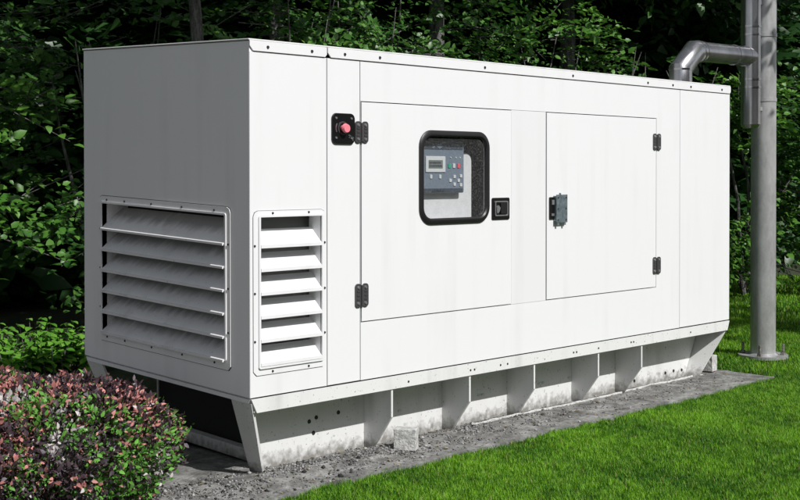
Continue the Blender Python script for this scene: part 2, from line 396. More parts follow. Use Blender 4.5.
# right door
D2=obj('door',B((2.3325,3.5545,-.002,T-.002,.3120,1.4780)),WHITE,gen,True,.002); D2['label']='right door with a zinc hasp'
hinge(gen,3.558,1.262,1.376); hinge(gen,3.558,.403,.52)
bm=bmesh.new(); prism(bm,rrect(2.352,2.40,.815,.952,.008,4),frontmap,-.012,-.002); lb=obj('latch',bm,BLK2,gen,True,.002)
obj('bolt',B((2.366,2.388,-.02,-.012,.905,.935),(2.364,2.390,-.018,-.012,.835,.85)),CHROME,lb,True)
bm=B((2.396,2.508,-.030,-.024,.792,.968),(2.396,2.402,-.024,-.002,.800,.960),(2.412,2.428,-.028,-.02,.776,.792),(2.478,2.494,-.028,-.02,.776,.792),(2.43,2.445,-.028,-.02,.968,.978))
obj('hasp_cover',bm,LATCHM,lb,True,.002)
obj('rivet',screws([(x,z) for x in (2.412,2.492) for z in (.81,.88,.95)],frontmap,-.030,.006),IRON,lb,True)
# control cabinet behind the window
cab=gen
FWD=[Vector((-.054,-.05,0))]
bm=bmesh.new(); prism(bm,rrect(1.06,1.781,.70,1.216,.05,6,(.05,0,0,0)),frontmap,.140,.148); obj('cover_plate',bm,CABIN,cab,True)
obj('cabinet_back',B((1.0,2.1,.26,.27,.6,1.47),(1.0,1.01,.08,.259,.6,1.47),(2.09,2.1,.08,.259,.6,1.47),(1.0,2.1,.08,.27,.59,.599),(1.0,2.1,.08,.27,1.471,1.48)),INNER,cab,True)
bm=bmesh.new(); prism(bm,rrect(1.20,1.671,.985,1.285,.012,4),frontmap,.100,.1395); ctl=obj('controller',bm,CTRL,cab,True,.003)
obj('name_strip',B((1.21,1.660,.098,.0999,.99,1.012),(1.30,1.66,.098,.0999,1.235,1.275)),CTRLD,ctl,True)
obj('display_bezel',B((1.345,1.508,.094,.0995,1.105,1.196)),BEZ,ctl,True,.002)
obj('display',B((1.366,1.482,.092,.0939,1.128,1.174)),LCD,ctl,True)
bm=bmesh.new()
for r_ in range(2):
    for k in range(9):
        if random.random()<.85: box(bm,1.372+k*.0118,1.380+k*.0118,.0912,.0919,1.136+r_*.018,1.146+r_*.018)
obj('display_text',bm,LCDT,ctl,True)
def key(x,z,w_,h_,m,nm='button'):
    bm=bmesh.new(); prism(bm,rrect(x-w_/2,x+w_/2,z-h_/2,z+h_/2,.004,3),frontmap,.0955,.0999); obj(nm,bm,m,ctl,True)
key(1.545,1.143,.022,.026,GRN); key(1.583,1.143,.020,.026,KEY); key(1.622,1.143,.020,.026,RED)
for x in (1.39,1.466): key(x,1.080,.018,.022,KEY)
for dx,dz in ((-.035,0),(.035,0),(0,.022),(0,-.022),(.055,.026),(.055,-.026)): key(1.588+dx,1.058+dz,.020,.019,KEY)
for x in (1.555,1.60,1.635): key(x,1.19,.008,.008,KEY,'indicator_lamp')
# small lozenge emblem and strip lettering (unreadable at this size in the photograph)
bm=bmesh.new(); prism(bm,[(1.43,1.255),(1.46,1.272),(1.49,1.255),(1.46,1.238)],frontmap,.0965,.0979); prism(bm,[(1.395,1.243),(1.43,1.262),(1.415,1.241)],frontmap,.0965,.0979); obj('emblem',bm,CTRL,ctl,True)
bm=bmesh.new()
for k in range(7): box(bm,1.40+k*.014,1.41+k*.014,.096,.0979,.993,1.006)
obj('maker_plate',bm,LCDT,ctl,True)
obj('support',B((1.71,1.735,.16,.18,.6,1.47)),INNER,cab,True)
FWD[0]=Vector((0,0,0))
# emergency stop
bm=bmesh.new(); e=(.533,.694,1.253,1.414)
prism(bm,rrect(*e,.030,6),frontmap,-.010,-.0005); es=obj('emergency_stop',bm,BLK2,gen,True,.003)
obj('screw',screws([(x,z) for x in (.560,.668) for z in (1.285,1.388)],frontmap,-.010,.0065),CHROME,es,True)
bm=bmesh.new(); cyl(bm,(.607,-.010,1.336),(.607,-.030,1.336),.016); cyl(bm,(.607,-.030,1.336),(.607,-.044,1.336),.025,.021); obj('button',bm,PINK,es,True,smooth=True)
bm=bmesh.new(); ring(bm,[(.607+.036*math.cos(R(a)),1.336+.036*math.sin(R(a))) for a in range(0,360,20)],[(.607+.028*math.cos(R(a)),1.336+.028*math.sin(R(a))) for a in range(0,360,20)],frontmap,-.0125,-.010); obj('collar',bm,IRON,es,True)
bm=bmesh.new(); 
for a0,a1,rr,cc in ((150,205,.042,(.600,1.336)),(20,80,.04,(.64,1.262)),(60,120,.03,(.665,1.262))):
    for a in range(a0,a1,6):
        c=(cc[0]+rr*math.cos(R(a)),cc[1]+rr*math.sin(R(a))); box(bm,c[0]-.003,c[0]+.003,-.0112,-.0102,c[1]-.003,c[1]+.003)
obj('marking',bm,CHROME,es,True)
# cable eye on the roof
bm=bmesh.new(); cyl(bm,(1.62,.35,H+.008),(1.62,.35,H+.05),.018,n=12); cyl(bm,(1.62,.35,H+.05),(1.62,.35,H+.056),.024,n=12); obj('roof_cap',bm,IRON,gen,True)
bm=bmesh.new(); 
for x in (.16,1.05,2.9): cyl(bm,(x,.12,H+.008),(x,.12,H+.016),.012,n=8)
obj('roof_bolt',bm,IRON,gen,True)
# --- base frame
fo=bmesh.new()
# front rail: outer face with tapered ends, plus bottom flange
prism(fo,[(.006,-.008),(.040,-.077),(L-.031,-.077),(L-.002,-.008)],frontmap,-.004,.006)
box(fo,.03,L-.03,.0065,.05,-.076,-.069); box(fo,.03,L-.03,.013,.02,-.05,-.0005)  # second box is added to stop light leaking through the gap
base=obj('base_frame',fo,FRAME,gen,True)
obj('seam_dirt_shade',B((.02,L-.02,.0105,.0125,-.03,-.0008)),DARK,base,True)  # black strip added to paint the gap under the canopy as deep shade
bm=B((.04,L-.04,W-.006,W+.004,-.077,-.008),(.02,L-.02,.02,W-.02,-.012,-.004)); obj('back_rail',bm,FRAME,base,True)
bm=bmesh.new(); prism(bm,[(.006,-.010),(W-.006,-.010),(W-.02,-.030),(.02,-.030)],leftmap,.004,.02);
prism(bm,[(.006,-.010),(W-.006,-.010),(W-.02,-.050),(.02,-.050)],leftmap,L-.02,L-.004); obj('end_rail',bm,SIDE,base,True)
# longitudinal webs
D=.22
bm=bmesh.new(); prism(bm,[(.07,-.0135),(.238,-.49),(L-.30,-.49),(L-.04,-.0135)],frontmap,D,D+.012); obj('skid_beam',bm,FRAME,base,True)
obj('skid_beam',B((.34,L-.10,W-D-.012,W-D,-.49,-.0135)),FRAME,base,True)
for x in (.976,1.615,2.214,2.885,3.387):
    def gus(y0,s):
        bm=bmesh.new(); prism(bm,[(y0+s*.004,-.077),(y0+s*.004,-.232),(y0+s*.150,-.43),(y0+s*(D-.001),-.45),(y0+s*(D-.001),-.0135),(y0+s*.02,-.0135),(y0+s*.02,-.077)],leftmap,x-.003,x+.011)
        bmesh.ops.remove_doubles(bm,verts=bm.verts[:],dist=1e-5); obj('gusset',bm,FRAME,base,True)
    gus(0,1); gus(W,-1)
# slanting end legs
def leg(ends,right,back):
    # quad corners (x,y,z), outer face, thickness along x
    P=[]
    for (x,y,z) in ends:
        if back: y=W-y
        P.append((x,y,z))
    bm=bmesh.new(); dx=.014*(1 if not right else -1)
    a=[bm.verts.new(p) for p in P]; b=[bm.verts.new((p[0]+dx,p[1],p[2])) for p in P]
    bm.faces.new(a); bm.faces.new(b[::-1])
    for i in range(4): bm.faces.new((a[i],a[(i+1)%4],b[(i+1)%4],b[i]))
    obj('leg',bm,FRAME,base,True)
for back in (False,True):
    leg([(.010,.004,-.030),(.165,.100,-.46),(.165,.200,-.46),(.010,.165,-.030)],False,back)
    leg([(L-.022,.004,-.070),(4.275,.118,-.46),(4.275,.235,-.46),(L-.022,.235,-.060)],True,back)
obj('cross_beam',B((.28,.33,D+.013,W-D-.013,-.430,-.368)),FRAME,base,True)
obj('cross_beam',B((1.9,1.95,D+.013,W-D-.013,-.430,-.2),(3.6,3.65,D+.013,W-D-.013,-.430,-.2)),FRAME,base,True)
obj('shade_filler',B((.345,1.88,D+.013,W-D-.013,-.40,-.014),(1.97,3.58,D+.013,W-D-.013,-.40,-.014)),DARK,base,True,.004)  # black boxes added to keep the space between the beams dark
obj('bolt_hole',screws([(x,-.046) for x in (1.615,1.65,1.885,1.950,2.606,2.638,2.877)]+[(1.10,-.050),(3.25,-.044),(3.28,-.044),(4.0,-.045)],frontmap,-.004,.0065,.003),SCREW,base,True)
bm=screws([(.57,-.235),(.62,-.22),(.78,-.215),(.60,-.30),(4.02,-.375),(4.13,-.372),(4.24,-.378),(3.62,-.385)],frontmap,D,.012,.004)
obj('mounting_hole',bm,SCREW,base,True)
bm=bmesh.new()
for x in (1.93,1.965,2.52,2.56,2.84,1.24,3.05): box(bm,x,x+.024,D-.004,D-.0005,-.277,-.265)
obj('anchor_clip',bm,CHROME,base,True)

# ------------------------------------------------------------------ exhaust
ex=empty('exhaust_pipe',(4.33,.30,H+.02),'shiny steel exhaust elbow and flue running from the white roof to the pole','exhaust pipe')
RP=.082; z0=H+.018; A0=(4.345,.30,z0); 
pr=py1=None
bm=bmesh.new(); ax=(4.345,.30,1.885); bx=(4.535,.305,2.035)
tube(bm,[A0,ax,bx,(4.62,.306,2.042)],[.087,.087,.084,.080],28); obj('elbow',bm,STEEL,ex,smooth=True)
bm=bmesh.new(); tube(bm,[(4.60,.306,2.040),(5.40,.30,2.055)],.078,28); obj('horizontal_pipe',bm,STEEL,ex,smooth=True)
bm=bmesh.new()
cyl(bm,(4.345,.30,1.878),(4.345,.30,1.892),.0895); tube(bm,[(4.585,.306,2.038),(4.605,.306,2.040)],.0865,28)
tube(bm,[(4.64,.306,2.041),(4.655,.306,2.041)],.083,28); tube(bm,[(5.12,.303,2.050),(5.135,.303,2.050)],.083,28); tube(bm,[(5.30,.303,2.053),(5.315,.303,2.053)],.083,28)
tube(bm,[(4.345,.30,z0-.012),(4.345,.30,z0+.006)],.105,28)
obj('pipe_band',bm,BAND,ex,smooth=True)
bm=bmesh.new(); cyl(bm,(5.40,.30,1.50),(5.40,.30,3.9),.079,n=28); st=obj('flue',bm,STEEL,ex,smooth=True)
bm=bmesh.new(); 
for z in (2.29,2.225,1.86,1.795,2.62): cyl(bm,(5.40,.30,z),(5.40,.30,z+.014),.084,n=28)
cyl(bm,(5.40,.30,1.47),(5.40,.30,1.50),.060,.079,28)
obj('flue_band',bm,BAND,ex,smooth=True)
bm=B((5.44,5.62,.31,.35,2.50,2.54),(5.44,5.62,.31,.35,1.62,1.65)); obj('wall_bracket',bm,GALV,ex)
# pole
GL=-.45
pole=empty('steel_pole',(5.71,.350,GL),'tall weathered grey steel pole bolted to the lawn behind the generator end','pole')
bm=bmesh.new(); cyl(bm,(5.71,.350,GL+.03),(5.71,.350,4.4),.104,.100,36); obj('shaft',bm,GALV,pole,smooth=True)
bm=bmesh.new(); cyl(bm,(5.71,.350,GL+.005),(5.71,.350,GL+.032),.205,n=40); cyl(bm,(5.71,.350,GL+.032),(5.71,.350,GL+.045),.125,.106,36); obj('base_plate',bm,GALV,pole)
for a in (20,110,200,290):
    c=(5.71+.165*math.cos(R(a)),.350+.165*math.sin(R(a)))
    bm=bmesh.new(); cyl(bm,(*c,GL+.032),(*c,GL+.125),.011,n=10); cyl(bm,(*c,GL+.032),(*c,GL+.056),.022,n=6); obj('anchor_bolt',bm,GBOLT,pole)
for z in (2.24,1.70): 
    bm=bmesh.new(); cyl(bm,(5.71,.350,z),(5.71,.350,z+.03),.107,n=36); obj('strap',bm,GALV,pole,smooth=True)
# concrete blocks
def block(name,loc,size,rz,label,grp=None):
    bm=B((-size[0]/2,size[0]/2,-size[1]/2,size[1]/2,0,size[2])); 
    bmesh.ops.subdivide_edges(bm,edges=bm.edges[:],cuts=3,use_grid_fill=True)
    for v in bm.verts:
        n=noise.noise_vector(v.co*30); v.co+=n*.003
    o=obj(name,bm,BLOCK,None,bevel=.004); o.location=loc; o.rotation_euler=(0,0,R(rz)); tag(o,label,'concrete block',grp); return o
block('concrete_block',(1.055,-.03,-.415),(.125,.075,.118),-58,'small concrete cube on the gravel in front of the first gusset')
block('concrete_block',(4.60,.20,-.415),(.10,.09,.12),10,'pale upright concrete stub by the far right end of the frame')

# ------------------------------------------------------------------ ground
def gz(x,y):
    return GL+.018*noise.noise(Vector((x*.8,y*.8,3.1)))
bm=bmesh.new(); bmesh.ops.create_grid(bm,x_segments=8,y_segments=8,size=150)
for v in bm.verts: v.co.z=GL-.02
g=obj('ground',bm,SOIL); tag(g,kind='structure')
# lawn base (finer relief)
bm=bmesh.new(); nx,ny=120,90
vs=[[bm.verts.new((-5+i*20/nx,-6+j*14/ny,gz(-5+i*20/nx,-6+j*14/ny)-.002)) for j in range(ny+1)] for i in range(nx+1)]
for i in range(nx):
    for j in range(ny): bm.faces.new((vs[i][j],vs[i+1][j],vs[i+1][j+1],vs[i][j+1]))
g=obj('lawn_soil',bm,SOIL,smooth=True); tag(g,kind='structure')
# pad: rough slab, edge broken by noise
def padz(x,y):
    n=noise.noise(Vector((x*3,y*3,0)))*.010+noise.noise(Vector((x*11,y*11,5)))*.006
    lump=max(0,1-abs(y-.06)/.16)*.022*(1-min(max((x-2.2)/1.0,0),1))
    return -.425+n*.6+lump
def edge(x): return -.262+.035*noise.noise(Vector((x*1.7,0,0)))+.02*noise.noise(Vector((x*6,2,0)))
def ridge():
    bm=bmesh.new(); P=[]
    for i in range(90):
        x=1.75+i*.03; y=.150+.02*math.sin(x*2.1)-.05*max(0,(2.4-x))+.012*noise.noise(Vector((x*6,1,1)))
        P.append((x,y,padz(x,y)+.004+.003*noise.noise(Vector((x*20,3,3)))))
    rad=[max(.002,.008+.007*noise.noise(Vector((p[0]*9,5,5)))) for p in P]
    tube(bm,P,rad,7); return bm
g=obj('mortar_ridge',ridge(),BLOCK,smooth=True); tag(g,kind='structure')
bm=bmesh.new(); nx,ny=300,110; X0,X1=-1.3,4.74; vs=[]
for i in range(nx+1):
    x=X0+(X1-X0)*i/nx; e0=edge(x); row=[]
    for j in range(ny+1):
        y=e0+(2.0-e0)*(j/ny)**1.5; row.append(bm.verts.new((x+.02*noise.noise(Vector((y*3,7,0)))*(i==nx),y,padz(x,y))))
    vs.append(row)
for i in range(nx):
    for j in range(ny): bm.faces.new((vs[i][j],vs[i+1][j],vs[i+1][j+1],vs[i][j+1]))
low=[[bm.verts.new((v.co.x,v.co.y-.006,-.56)) for v in (r[0] for r in vs)],[bm.verts.new((v.co.x+.006,v.co.y,-.56)) for v in vs[-1]]]
for i in range(nx): bm.faces.new((vs[i][0],low[0][i],low[0][i+1],vs[i+1][0]))
for j in range(ny): bm.faces.new((vs[-1][j],low[1][j],low[1][j+1],vs[-1][j+1]))
g=obj('concrete_pad',bm,CONC,smooth=True); tag(g,kind='structure')

def npmesh(name,V,Fc,col,m,parent=None,per=3,smooth=False):
    """V (n,3), Fc (k,per) ints, col (n,3) point colours"""
    me=bpy.data.meshes.new(name); n=len(V); k=len(Fc)
    off=np.array(wloc(parent)) if parent else np.zeros(3)
    me.vertices.add(n); me.vertices.foreach_set('co',(V-off).astype(np.float32).ravel())
    me.loops.add(k*per); me.loops.foreach_set('vertex_index',Fc.astype(np.int32).ravel())
    me.polygons.add(k); me.polygons.foreach_set('loop_start',np.arange(0,k*per,per,dtype=np.int32))
    try: me.polygons.foreach_set('loop_total',np.full(k,per,dtype=np.int32))
    except Exception: pass
    at=me.attributes.new('Col','FLOAT_COLOR','POINT'); c=np.ones((n,4),np.float32); c[:,:3]=col; at.data.foreach_set('color',c.ravel())
    me.update(calc_edges=True); me.validate()
    if smooth: me.polygons.foreach_set('use_smooth',np.ones(k,bool))
    me.materials.append(m)
    o=bpy.data.objects.new(name,me); COL.objects.link(o)
    if parent: o.parent=parent
    return o

# grass blades
def grass(n,xr,yr,keep,h=(.035,.075),wd=.0042):
    x=rng.uniform(*xr,n); y=rng.uniform(*yr,n); k=keep(x,y); x=x[k];y=y[k]; n=len(x)
    # clumpiness
    patch=np.array([noise.noise(Vector((a*2.2,b*2.2,1))) for a,b in zip(x,y)]); fine=np.array([noise.noise(Vector((a*14,b*14,9))) for a,b in zip(x,y)])
    hh=rng.uniform(*h,n)*(1+.35*fine+.2*patch); a=rng.uniform(0,2*PI,n); lean=rng.uniform(.1,.75,n)*hh
    zb=np.array([gz(p,q) for p,q in zip(x,y)])-.004
    dx=np.cos(a);dy=np.sin(a); wx=-dy*wd*rng.uniform(.6,1.3,n); wy=dx*wd*rng.uniform(.6,1.3,n)
    base=np.stack([x,y,zb],1); wv=np.stack([wx,wy,np.zeros(n)],1)/2
    mid=base+np.stack([dx*lean*.35,dy*lean*.35,hh*.6],1); tip=base+np.stack([dx*lean,dy*lean,hh],1)
    V=np.stack([base-wv,base+wv,mid+wv*.9,mid-wv*.9,tip],1).reshape(-1,3)
    i=np.arange(n)[:,None]*5
    Fc=np.concatenate([i+[[0,1,2]],i+[[0,2,3]],i+[[3,2,4]]])
    c1=np.array([.042,.150,.007]);c2=np.array([.195,.420,.022]);c3=np.array([.30,.31,.10])
    tq=np.clip(.50+.7*patch+.7*fine+rng.normal(0,.28,n),0,1)[:,None]
    c=c1*(1-tq)+c2*tq; dry=(rng.uniform(0,1,n)<.035+.10*np.clip(fine,0,1)*np.clip(-patch+.1,0,1)); c[dry]=c3
    c=np.repeat(c[:,None],5,1).reshape(-1,3)
    return V,Fc,c
edgev=np.vectorize(edge)
def near(x,y):
    # grass creeps over the slab edge in tufts
    tuft=np.array([noise.noise(Vector((a*9,b*9,4))) for a,b in zip(x,y)])
    return y<edgev(x)+.02+.06*tuft
parts=[]
parts.append(grass(380000,(-.8,5.2),(-2.5,-.18),near,(.014,.036),.0036))
parts.append(grass(130000,(4.80,8.0),(-2.5,2.2),lambda x,y:((x>4.84))&((x-5.71)**2+(y-.350)**2>.225**2),(.02,.045),.005))
parts.append(grass(70000,(7.2,13.5),(-2,4.5),lambda x,y:x>8.0,(.03,.06),.009))
parts.append(grass(15000,(4.9,9),(2.2,4.6),lambda x,y:x>0,(.035,.08),.009))
V=[];Fc=[];c=[];o_=0
for a,b,d in parts: V.append(a);Fc.append(b+o_);c.append(d);o_+=len(a)
g=npmesh('lawn_grass',np.concatenate(V),np.concatenate(Fc),np.concatenate(c),GRASS); tag(g,'short bright green lawn in front of the pad and around the pole','grass',kind='stuff')

# gravel: irregular stones on the slab by the frame
def stones(n,fx):
    P=fx(n); V=[];Fc=[];c=[]
    octv=np.array([[1,0,0],[-1,0,0],[0,1,0],[0,-1,0],[0,0,1],[0,0,-1]],float); octf=np.array([[0,2,4],[2,1,4],[1,3,4],[3,0,4],[2,0,5],[1,2,5],[3,1,5],[0,3,5]])
    for i,(x,y,s,l) in enumerate(P):
        v=octv*rng.uniform(.6,1.3,(6,1))*[s,s*rng.uniform(.6,1),s*.6]; a=rng.uniform(0,2*PI); ca,sa=math.cos(a),math.sin(a)
        v=np.stack([v[:,0]*ca-v[:,1]*sa,v[:,0]*sa+v[:,1]*ca,v[:,2]],1)+[x,y,padz(x,y)+s*.25]
        V.append(v);Fc.append(octf+6*i);c.append(np.full((6,3),l)*[1,.985,.96])
    return np.concatenate(V),np.concatenate(Fc),np.concatenate(c)
def fx(n):
    P=[]
    while len(P)<n:
        x=rng.uniform(-.9,4.4); 
        dens=1 if x<1.9 else .35 if x<3 else .12
        if rng.uniform()>dens: continue
        y=rng.normal(.05,.10) if rng.uniform()<.75 else rng.uniform(-.24,.3)
        if y<edge(x)+.01 or y>.6: continue
        if noise.noise(Vector((x*5,y*7,2)))<-.15 and rng.uniform()<.8: continue
        P.append((x,y,float(np.clip(rng.lognormal(-5.2,.45),.003,.02)),float(np.clip(rng.normal(.16,.11),.03,.6))))
    return P
V,Fc,c=stones(5200,fx); g=npmesh('gravel',V,Fc,c,STONE); tag(g,'loose grey gravel strewn along the foot of the steel frame','gravel',kind='stuff')

# ------------------------------------------------------------------ foliage
def norm(v): return v/np.maximum(np.linalg.norm(v,axis=-1,keepdims=True),1e-9)
def leaves(P,Dn,Nn,size,wr=.34,col=None):
    """P base, Dn direction, Nn normal, size length -> 7 verts, 6 tris per leaf"""
    n=len(P); Dn=norm(Dn); Sd=norm(np.cross(Dn,Nn)); Up=norm(np.cross(Sd,Dn)); s=size[:,None]
    b=P; t=P+Dn*s-Up*s*.10; m=P+Dn*s*.45+Up*s*.02
    cup=.07
    l1=P+Dn*s*.28+Sd*s*wr*.95+Up*s*cup; l2=P+Dn*s*.66+Sd*s*wr*.72+Up*s*cup*.6
    r1=P+Dn*s*.28-Sd*s*wr*.95+Up*s*cup; r2=P+Dn*s*.66-Sd*s*wr*.72+Up*s*cup*.6
    V=np.stack([b,m,t,l1,l2,r1,r2],1).reshape(-1,3); i=np.arange(n)[:,None]*7
    Fc=np.concatenate([i+[q] for q in ([0,1,3],[3,1,4],[1,2,4],[1,0,5],[1,5,6],[2,1,6])])
    return V,Fc,np.repeat(col[:,None],7,1).reshape(-1,3)
LG=dict(
 dark=((.018,.062,.014),(.045,.125,.028)), mid=((.028,.105,.018),(.110,.250,.045)), lime=((.050,.160,.020),(.140,.310,.045)),
 blue=((.020,.070,.030),(.050,.120,.050)))
def sprays(cen,rad,ntw,leafsz,pal,tlen=(.35,.8),nl=(9,16),shell=.55,zmin=-.4,flat=.75,side=None,gaps=None,seedo=0):
    """leafy twigs through the shell of an ellipsoid crown"""
    cen=np.array(cen,float); rad=np.array(rad,float)
    d=norm(rng.normal(0,1,(ntw*3,3)))
    if side is not None:
        k=(d@norm(np.array(side,float)))>-.35; d=d[k]
    d=d[:ntw]; ntw=len(d)
    rr=rng.uniform(shell,1.0,(ntw,1))
    lump=np.array([1+.22*noise.noise(Vector(q*2.3)+Vector(cen)) for q in d])[:,None]
    P0=cen+d*rad*rr*lump
    k=P0[:,2]>zmin
    if gaps is not None: k&=np.array([noise.noise(Vector(q*1.9)+Vector((5,seedo,1))) for q in P0])>gaps
    P0=P0[k]; d=d[k]; ntw=len(d)
    out_=d*[1,1,.25]+rng.normal(0,.45,(ntw,3))*[1,1,.35]+[0,0,-.05]; out_=norm(out_)
    Ps=[];Ds=[];Ns=[];Ss=[];Cs=[]; tw=[]
    c1,c2=map(np.array,LG[pal])
    for i in range(ntw):
        Ln=rng.uniform(*tlen); n=int(rng.integers(*nl)); tt=np.linspace(.12,1,n)
        dr=out_[i]; droop=np.array([0,0,-.28])*Ln
        pos=P0[i]+dr*(tt[:,None]-.5)*Ln+droop*(tt[:,None]**2)
        pn=norm(np.array([0,0,1.])*flat+rng.normal(0,.25,3)+ -.35*np.array([0,1,0]))
        sd_=norm(np.cross(dr,pn)); sg=np.where(np.arange(n)%2==0,1,-1)[:,None]
        Dl=dr*.65+sd_*sg*.75+rng.normal(0,.22,(n,3)); Dl[-1]=dr
        Nl=pn+rng.normal(0,.28,(n,3))
        sz=leafsz*rng.uniform(.6,1.25,n)*rng.uniform(.75,1.25)
        Ps.append(pos);Ds.append(Dl);Ns.append(Nl);Ss.append(sz)
        q=np.clip(rng.normal(.45,.25)+rng.normal(0,.15,n),0,1)[:,None]; Cs.append(c1*(1-q)+c2*q)
        tw.append((P0[i]-dr*.5*Ln,P0[i]+dr*.45*Ln+droop*.9))
    V,Fc,c=leaves(np.concatenate(Ps),np.concatenate(Ds),np.concatenate(Ns),np.concatenate(Ss),col=np.concatenate(Cs))
    return V,Fc,c,tw
def merge(L_):
    V=[];Fc=[];c=[];o=0
    for a,b,d in L_: V.append(a);Fc.append(b+o);c.append(d);o+=len(a)
    return np.concatenate(V),np.concatenate(Fc),np.concatenate(c)
def limbs(base,tops,r0,seed,h0=.35):
    bm=bmesh.new(); rd=random.Random(seed); b=Vector(base)
    for i,tp in enumerate(tops):
        tp=Vector(tp); pts=[b+Vector((rd.uniform(-.05,.05),rd.uniform(-.05,.05),0))]
        for k in (.25,.5,.75,1):
            p=b.lerp(tp,k)+Vector((rd.uniform(-.1,.1),rd.uniform(-.1,.1),rd.uniform(-.03,.12)))*(1 if k<1 else 0); pts.append(p)
        tube(bm,pts,[r0,r0*.8,r0*.55,r0*.35,r0*.12],8)
    return bm
def twigsmesh(bm,tw,b,r=.006,every=3):
    for a,e in tw[::every]:
        a=Vector(a);e=Vector(e); 
        if (e-a).length<.05: continue
        cyl(bm,a,e,r,r*.4,5,False)
def shrub(name,label,loc,rad,zc,ntw,leafsz,pal,cat='shrub',seed=1,side=(-.7,-.7,.2),group='shrubs at the wood edge behind the generator',**kw):
    r=empty(name,(loc[0],loc[1],GL),label,cat,group)
    V,Fc,c,tw=sprays((loc[0],loc[1],zc),rad,ntw,leafsz,pal,side=side,**kw)
    npmesh('foliage',V,Fc,c,LEAF,r)
    rd=random.Random(seed)
    tops=[(loc[0]+rad[0]*rd.uniform(-.8,.8),loc[1]+rad[1]*rd.uniform(-.8,.8),zc+rad[2]*rd.uniform(.1,.85)) for _ in range(7)]
    bm=limbs((loc[0],loc[1],GL-.05),tops,.035,seed); twigsmesh(bm,tw,None); obj('stem',bm,BARK,r,smooth=True)
    return r
def tree(name,label,loc,tr,ch,crown,ntw,leafsz,pal,seed=1,side=None,wts=None,group='tall trees overhanging the clearing',**kw):
    """trunk radius tr, crown centres list [(dx,dy,z,rx,ry,rz)]"""
    r=empty(name,(loc[0],loc[1],GL),label,'tree',group)
    Ls=[];tws=[];tops=[]
    for ic,(dx,dy,z,rx,ry,rz) in enumerate(crown):
        V,Fc,c,tw=sprays((loc[0]+dx,loc[1]+dy,z),(rx,ry,rz),int(ntw*(wts[ic] if wts else 1/len(crown))),leafsz,pal,side=side,**kw); Ls.append((V,Fc,c)); tws+=tw
        tops+=[(loc[0]+dx*.9,loc[1]+dy*.9,z),(loc[0]+dx*.9+rx*.4,loc[1]+dy*.9-ry*.3,z+rz*.4)]
    npmesh('crown',*merge(Ls),LEAF,r)
    bm=bmesh.new(); rd=random.Random(seed)
    pts=[(loc[0]+rd.uniform(-.04,.04),loc[1]+rd.uniform(-.04,.04),GL-.1+k*(ch+1.0)/6) for k in range(7)]
    tube(bm,pts,[tr*1.35,tr*1.05,tr,tr*.95,tr*.9,tr*.82,tr*.7],14)
    for v in bm.verts: v.co+=noise.noise_vector(v.co*9)*tr*.12
    t_=obj('trunk',bm,BARK,r,smooth=True)
    bm=limbs(pts[-1],tops,tr*.6,seed); twigsmesh(bm,tws,None,.007,8); obj('branch',bm,BARK,r,smooth=True)
    return r
# shrubs: the leafy wall directly behind
SHR=[
 ('hazel_shrub','broad hazel with layered sprays at the left edge of the photo',(.5,5.2),(1.4,.9,1.8),1.1,380,.092,'lime',3),
 ('hazel_shrub','hazel directly behind the left corner of the generator roof',(2.5,5.3),(1.3,.9,1.9),1.5,360,.085,'mid',4),
 ('leafy_shrub','dark leafy shrub at the left edge of the photo, behind the layered hazel',(-.8,6.4),(1.6,1.1,2.3),1.2,260,.09,'blue',5),
 ('leafy_shrub','shrub above the roof, over the stop button',(3.9,4.6),(1.1,.9,1.7),1.75,400,.085,'mid',6),
 ('leafy_shrub','shrub above the roof, over the small window',(5.2,4.4),(1.1,.9,1.7),1.75,400,.075,'mid',7),
 ('leafy_shrub','shrub above the roof, over the right door',(6.5,4.2),(1.1,.9,1.8),1.75,400,.07,'mid',8),
 ('leafy_shrub','bright leafy shrub behind the exhaust elbow',(7.7,4.0),(1.0,.9,1.9),1.6,400,.085,'lime',9),
 ('leafy_shrub','green shrub seen between the generator end and the steel pole',(9.2,4.0),(1.1,.9,1.8),1.1,380,.085,'mid',10),
 ('leafy_shrub','light green shrub right of the steel pole',(10.4,3.1),(1.1,.9,1.7),1.0,420,.095,'lime',11),
 ('leafy_shrub','shrub at the right edge of the lawn, outermost',(11.6,2.2),(1.2,1.0,2.0),1.2,300,.09,'mid',12)]
for nm,lb,loc,rad,zc,nt_,ls,pal,sd_ in SHR: shrub(nm,lb,loc,rad,zc,int(nt_*1.9),ls,pal,seed=sd_,gaps=.05 if sd_<5 else .08,seedo=sd_*3.1,zmin=-.15,tlen=(.4,.95))
# second rank and tall trees whose crowns hang over and shade the wall
TR=[
 ('oak_tree','tree with rough grey bark, its trunk rising behind the left part of the roof',(2.75,4.28),.064,3.2,[(-.2,-2.2,4.5,1.9,1.5,1.15),(-1.9,-1.6,4.7,1.3,1.3,.9),(0,0,4.8,1.8,1.7,1.4)],'mid'),
 ('oak_tree','tree overhanging the hazel at the far left of the photo',(-.8,6.3),.12,3.0,[(-.6,-3.6,4.6,1.9,1.5,1.15),(.5,-1,4.8,2.5,2.2,1.8)],'mid'),
 ('oak_tree','tree whose crown hangs behind the roof over the small window',(5.7,6.8),.11,3.2,[(-.2,-3.9,4.6,1.9,1.5,1.2),(.4,0,4.9,2.3,2.0,1.6)],'dark'),
 ('oak_tree','tree whose crown hangs behind the roof over the right door',(7.3,5.6),.12,3.2,[(-.3,-3.6,4.6,1.8,1.5,1.2),(.4,0,4.9,2.3,2.0,1.6)],'mid'),
 ('oak_tree','tree shading the shrubs behind the steel pole',(9.7,5.4),.12,3.4,[(0,-3.2,4.7,1.9,1.6,1.2),(.4,-1,5.0,2.4,2.0,1.6)],'mid'),
 ('oak_tree','tree shading the right end of the lawn, rightmost of all',(12.3,3.9),.13,3.4,[(0,-2.2,4.6,2.0,2.0,1.25),(.4,0,5.0,2.4,2.2,2.0)],'dark')]
